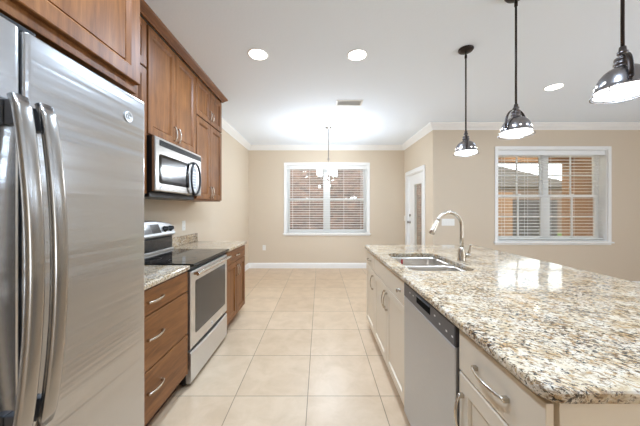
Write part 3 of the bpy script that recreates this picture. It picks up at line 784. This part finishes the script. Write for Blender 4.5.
for (ya, yb, yh) in ((1.607, 2.057, 2.028), (2.063, 2.514, 2.092)):
    dr = MB().shaker(fi, ya, yb, 0.092, 0.709, DT, 0.058, 0.006, 0.008).build('door', M['ivory'], t); pull(dr, fh, yh, 0.60, True, 0.128)
t = thing('base_cabinet', 'ivory island cabinet at the far end toward the dining nook', 'cabinet', (0.84, 2.735, 0), 'ivory island cabinets')
MB().box(IF+0.001, 1.15, 2.522, 2.948, TK, 0.881).build('body', M['ivory'], t, 0.0015); toe(t, 2.522, 2.948)
dw = MB().slab(fi, 2.527, 2.944, 0.718, 0.866, DT, 0.002).build('drawer', M['ivory'], t); pull(dw, fh, 2.735, 0.79, False, 0.128)
dr = MB().shaker(fi, 2.527, 2.944, 0.092, 0.709, DT, 0.058, 0.006, 0.008).build('door', M['ivory'], t); pull(dr, fh, 2.562, 0.60, True, 0.128)
tag(MB().box(1.1515, 1.43, 0.6, 2.948, 0.001, 0.881).build('island_panel', M['ivory'], None, 0.002, origin=(1.2, 1.77, 0)), 'ivory panelled back of the island under the counter overhang', 'panel')

t = thing('dishwasher', 'stainless dishwasher with charcoal control strip in the island', 'dishwasher', (0.84, 1.294, 0))
MB().box(IF+0.004, 1.148, 0.9915, 1.5975, 0.10, 0.876).build('tub', M['black'], t)
MB().box(0.60, 1.10, 0.9915, 1.5975, 0.001, 0.0995).build('toe_kick', M['dark'], t)
fd = XM(IF+0.003)
MB().slab(fd, 0.994, 1.594, 0.088, 0.788, 0.03, 0.004).build('door', M['dwsteel'] if 'dwsteel' in M else M['steel'], t)
m = MB(); m.slab(fd, 0.994, 1.594, 0.791, 0.872, 0.031, 0.004); cp = m.build('control_panel', M['dw_panel'], t)
f2 = XM(IF+0.003-0.0313)
MB().slab(f2, 1.215, 1.385, 0.824, 0.861, 0.0012, 0.0004).build('pocket_handle', M['deepblack'], cp)
MB().sweep([(IF-0.0305, 1.215, 0.862), (IF-0.034, 1.30, 0.865), (IF-0.0305, 1.385, 0.862)], 0.004, n=8).build('handle_lip', M['dw_panel'], cp)
for yy, zz in ((1.005, 0.820), (1.052, 0.820), (1.112, 0.822), (1.16, 0.838), (1.43, 0.838), (1.48, 0.838)):
    MB().slab(f2, yy, yy+0.012, zz, zz+0.007, 0.0006, 0.0002).build('button', M['keypad'], cp)

sink_hole = rrect(0.60, 1.03, 1.70, 2.38, 0.07, 8)
counter('countertop', 'large speckled granite island countertop holding the sink', 0.499, 1.745, 0.575, 2.975, CT, 0.032, 0.045, [sink_hole])

# sink
t = thing('kitchen_sink', 'double-bowl stainless undermount sink in the island counter', 'sink', (0.815, 2.04, 0.69))
m = MB(); bm = m.bm; zf = CT-0.0335
outer = [bm.verts.new((x, y, zf)) for x, y in rrect(0.585, 1.045, 1.685, 2.395, 0.08, 8)]
def redges(vs): return [bm.edges.get((vs[i], vs[(i+1)%len(vs)])) or bm.edges.new((vs[i], vs[(i+1)%len(vs)])) for i in range(len(vs))]
E = redges(outer); drains = []
for (ya, yb) in ((1.708, 2.012), (2.036, 2.372)):
    rr = []
    for ins, z, r in ((0.0, zf, 0.062), (0.003, zf-0.012, 0.06), (0.008, zf-0.15, 0.058), (0.016, zf-0.178, 0.052), (0.04, zf-0.19, 0.036)):
        rr.append([bm.verts.new((x, y, z)) for x, y in rrect(0.608+ins, 1.022-ins, ya+ins, yb-ins, r, 8)])
    for a_, b_ in zip(rr[:-1], rr[1:]):
        k = len(a_)
        for i in range(k): m._f([a_[i], a_[(i+1)%k], b_[(i+1)%k], b_[i]], True)
    m._f(rr[-1], False); E += redges(rr[0]); drains.append((ya+yb)/2)
bmesh.ops.triangle_fill(bm, use_beauty=True, edges=E, normal=(0, 0, 1))
sk = m.build('bowls', M['sinksteel'], t)
for yy in drains:
    MB().lathe([(0.0, 0.001), (0.03, 0.001), (0.036, 0.004), (0.043, 0.003), (0.045, 0.0005)], (0.815, yy, zf-0.19), 24).build('drain', M['chrome'], t)
o = MB().box(0.735, 0.747, 2.3605, 2.3625, 0.775, 0.865).build('sticker', M['red'], t); o['label'] = 'narrow red sticker on the far bowl wall'

# faucet
t = thing('kitchen_faucet', 'brushed nickel gooseneck faucet standing beside the island sink', 'faucet', (1.10, 2.03, CT))
m = MB(); bx, by = 1.10, 2.03
m.lathe([(0.0, 0.0005), (0.032, 0.0005), (0.032, 0.006), (0.029, 0.012), (0.028, 0.05), (0.024, 0.085), (0.019, 0.10), (0.0145, 0.108)], (bx, by, CT), 28)
m.build('base', M['nickel'], t)
R = 0.10; zc = CT+0.277; pts = [(bx, by, CT+0.10), (bx, by, CT+0.19), (bx, by, zc-0.02)]
dirx = Vector((-1, -0.08, 0)).normalized()
cx = Vector((bx, by, zc)) + dirx*R
for i in range(0, 25):
    q = PI*i/24*0.87; pts.append(cx - dirx*R*math.cos(q) + Vector((0, 0, R*math.sin(q))))
MB().sweep(pts, 0.0138, up=(-0.08, 1, 0), n=14).build('spout', M['nickel'], t)
e0 = Vector(pts[-1]); td = (Vector(pts[-1])-Vector(pts[-2])).normalized()
MB().sweep([e0, e0+td*0.008, e0+td*0.02, e0+td*0.08, e0+td*0.112, e0+td*0.118], [0.0140, 0.0165, 0.0165, 0.019, 0.0225, 0.019], up=(0, 1, 0), n=18).build('spray_head', M['nickel'], t)
m = MB(); m.sweep([(bx+0.02, by, CT+0.045), (bx+0.058, by-0.004, CT+0.045), (bx+0.064, by-0.005, CT+0.045)], [0.02, 0.02, 0.015], up=(0, 0, 1), n=18)
m.sweep([(bx+0.05, by-0.003, CT+0.05), (bx+0.058, by-0.008, CT+0.085), (bx+0.062, by-0.014, CT+0.12), (bx+0.062, by-0.018, CT+0.13)], [0.012, 0.009, 0.0075, 0.005], up=(0, 1, 0), n=10)
m.build('lever', M['nickel'], t)

# ------------------------------------------------------------------ pendants
def point(name, parent, loc, watts, rad, color=LAMP_COL):
    l = bpy.data.lights.new(name, 'POINT'); l.energy = watts; l.color = color; l.shadow_soft_size = rad
    o = bpy.data.objects.new(name, l); COL.objects.link(o); o.parent = parent; o.location = Vector(loc); return o
ZB = 1.815                                       # rim height
t = thing('pendant_light', 'farthest small metal dome pendant over the island sink', 'pendant light', (1.30, 2.33, CEIL), 'dome pendants over the island')
px, py = 1.30, 2.33
MB().lathe([(0.0, -0.001), (0.062, -0.001), (0.064, -0.008), (0.055, -0.02), (0.03, -0.026), (0.012, -0.03), (0.0, -0.03)], (px, py, CEIL), 28).build('canopy', M['bronze'], t)
m = MB(); m.sweep([(px, py, CEIL-0.03), (px, py, ZB+0.19)], 0.0065, n=10)
m.lathe([(0.0, 0.0), (0.010, 0.003), (0.010, 0.03), (0.0, 0.034)], (px, py, CEIL-0.085), 12)
m.build('rod', M['bronze'], t)
m = MB(); m.lathe([(0.0, 0.20), (0.011, 0.198), (0.013, 0.18), (0.018, 0.176), (0.018, 0.168), (0.012, 0.164), (0.012, 0.152), (0.026, 0.15), (0.027, 0.142), (0.023, 0.14), (0.023, 0.134), (0.028, 0.132), (0.029, 0.122), (0.025, 0.12), (0.026, 0.112), (0.032, 0.108)], (px, py, ZB), 28); m.build('socket_cap', M['pewter_dark'], t)
prof = [(0.032, 0.108), (0.046, 0.102), (0.060, 0.091), (0.072, 0.075), (0.0805, 0.055), (0.086, 0.032), (0.0885, 0.019), (0.092, 0.017), (0.092, 0.014), (0.087, 0.014), (0.084, 0.032), (0.078, 0.055), (0.070, 0.073), (0.058, 0.088), (0.044, 0.098), (0.03, 0.105)]
sh = MB().lathe(prof, (px, py, ZB), 40).build('shade', M['pewter'], t)
m = MB()
for i in range(14):
    q = 2*PI*i/14; c0 = Vector((px+0.0838*math.cos(q), py+0.0838*math.sin(q), ZB+0.040)); ax = Vector((math.cos(q), math.sin(q), 0.28)).normalized()
    m.sweep([c0-ax*0.001, c0+ax*0.0015, c0+ax*0.0035], [0.0055, 0.005, 0.002], up=(0, 0, 1), n=8)
m.build('rim_studs', M['pendlens'], sh)
m = MB(); m.lathe([(0.0, -0.010), (0.05, -0.007), (0.085, -0.002), (0.0905, 0.001), (0.0895, 0.005), (0.0865, 0.010), (0.0865, 0.0145), (0.0, 0.0146)], (px, py, ZB), 36)
m.build('lens', M['pendlens'], t)
m = MB(); m.sweep([(px+0.099*math.cos(2*PI*i/40), py+0.099*math.sin(2*PI*i/40), ZB-0.006) for i in range(41)], 0.0025, n=6, cap=False)
for i in range(3):
    q = 2*PI*i/3+0.4; m.sweep([(px+0.0885*math.cos(q), py+0.0885*math.sin(q), ZB+0.016), (px+0.099*math.cos(q), py+0.099*math.sin(q), ZB-0.006)], 0.002, n=6)
m.build('guard_ring', M['pewter'], t)
m = MB(); pts = []
for i in range(25):
    q = PI*i/24; pts.append((px-0.092*math.cos(q), py, ZB+0.036+0.128*math.sin(q)**0.75))
m.sweep(pts, 0.009, 0.0028, up=(0, 1, 0), n=8)
for s in (-1, 1): m.lathe([(0.0, 0.0), (0.008, 0.001), (0.008, 0.008), (0.0, 0.009)], (px+s*0.092-0.0045, py, ZB+0.036), 10, 'X')
m.build('yoke', M['bronze'], t)
point('lamp', t, (0, 0, ZB-CEIL-0.05), PEND_W, 0.04)
pend = t
pend.rotation_euler = (0, 0, math.radians(65))
dup(pend, (1.30, 1.734, CEIL), math.radians(18), 'middle metal dome pendant over the island')
dup(pend, (1.30, 1.123, CEIL), math.radians(55), 'nearest large metal dome pendant at the upper right')

# ------------------------------------------------------------------ recessed cans
def can(loc, label, watts=CAN_W):
    t = thing('recessed_light', label, 'ceiling light', loc, 'round recessed ceiling lights')
    MB().lathe([(0.083, -0.0005), (0.094, -0.0005), (0.0935, -0.003), (0.090, -0.005), (0.084, -0.0055), (0.081, -0.003)], loc, 40).build('trim_ring', M['white'], t)
    MB().lathe([(0.0, -0.006), (0.05, -0.0058), (0.0815, -0.003), (0.0815, -0.0005), (0.0, -0.0005)], loc, 40).build('lens', M['lens'], t)
    l = bpy.data.lights.new('lamp', 'AREA'); l.shape = 'DISK'; l.size = 0.15; l.energy = watts; l.color = LAMP_COL; l.spread = math.radians(175)
    o = bpy.data.objects.new('lamp', l); COL.objects.link(o); o.parent = t; o.location = (0, 0, -0.012)
    return t
cz = CEIL
c0 = can((-0.57, 2.41, cz), 'round recessed ceiling light nearest the wall cabinets')
dup(c0, (0.345, 2.42, cz), 0, 'round recessed ceiling light in front of the ceiling vent')
c1_ = can((2.73, 3.05, cz), 'round recessed ceiling light right of the pendants', CAN_W*0.2)
for i, (x, y, lb) in enumerate(((-0.57, 0.75, 'added unseen recessed light above the refrigerator aisle'), (0.345, 0.75, 'added unseen recessed light above the aisle beside the island end'), (2.9, 1.1, 'added unseen recessed light over the open side of the island'))):  # out-of-view cans, added to light the room more evenly
    dup(c0 if x < 2 else c1_, (x, y, cz), 0, lb)

# ceiling vent
t = thing('ceiling_vent', 'white slotted air vent in the ceiling before the chandelier', 'vent', (0.39, 3.50, CEIL))
m = MB(); x0, x1, y0, y1 = 0.215, 0.565, 3.41, 3.59
m.box(x0, x1, y0, y0+0.022, CEIL-0.008, CEIL-0.0005).box(x0, x1, y1-0.022, y1, CEIL-0.008, CEIL-0.0005).box(x0, x0+0.022, y0+0.022, y1-0.022, CEIL-0.008, CEIL-0.0005).box(x1-0.022, x1, y0+0.022, y1-0.022, CEIL-0.008, CEIL-0.0005)
m.build('frame', M['white'], t, 0.002)
MB().box(x0+0.022, x1-0.022, y0+0.022, y1-0.022, CEIL-0.0015, CEIL-0.0005).build('duct_opening', M['ventgrey'], t)
m = MB(); k = 6
for i in range(k):
    yy = y0+0.03+i*(y1-y0-0.06)/(k-1)
    m.prism([(yy-0.008, CEIL-0.009), (yy+0.006, CEIL-0.002), (yy+0.008, CEIL-0.003), (yy-0.006, CEIL-0.0105)], lambda u, v, dd: (dd, u, v), x0+0.022, x1-0.022)
m.build('louvers', M['white'], t)

# ------------------------------------------------------------------ chandelier
hx, hy = 0.148, 4.56
t = thing('chandelier', 'small brushed nickel chandelier with three white glass shades', 'chandelier', (hx, hy, CEIL))
MB().lathe([(0.0, -0.001), (0.06, -0.001), (0.062, -0.008), (0.04, -0.022), (0.012, -0.03), (0.0, -0.03)], (hx, hy, CEIL), 24).build('canopy', M['nickel_d'], t)
zh = 1.845
m = MB(); m.sweep([(hx, hy, CEIL-0.03), (hx, hy, zh)], 0.009, n=10)
m.lathe([(0.0, 0.04), (0.010, 0.035), (0.016, 0.015), (0.018, 0.0), (0.012, -0.02), (0.008, -0.04)], (hx, hy, 2.19), 16)
m.lathe([(0.006, 0.03), (0.018, 0.018), (0.026, 0.0), (0.018, -0.018), (0.008, -0.03), (0.0, -0.036)], (hx, hy, zh), 16)
m.build('stem', M['nickel_d'], t)
for q in (math.radians(165), math.radians(285), math.radians(45)):
    dv = Vector((math.cos(q), math.sin(q), 0)); pts = []
    for i in range(13):
        s = i/12; pts.append(Vector((hx, hy, zh)) + dv*(0.158*s) + Vector((0, 0, -0.03*math.sin(PI*s)+0.04*s**4)))
    am = MB().sweep(pts, 0.0055, n=8).build('arm', M['nickel_d'], t)
    c_ = Vector((hx, hy, zh+0.04)) + dv*0.158
    MB().lathe([(0.0, -0.002), (0.02, 0.0), (0.026, 0.012), (0.022, 0.016), (0.0, 0.016)], c_, 16).build('cup', M['nickel_d'], am)
    MB().lathe([(0.022, 0.0165), (0.042, 0.022), (0.047, 0.04), (0.048, 0.135), (0.0455, 0.135), (0.0445, 0.042), (0.04, 0.026), (0.0, 0.022)], c_, 28).build('glass_shade', M['shade'], am)
    point('lamp', t, (c_.x-hx, c_.y-hy, c_.z+0.09-CEIL), CHAND_W, 0.04, CHAND_COL)
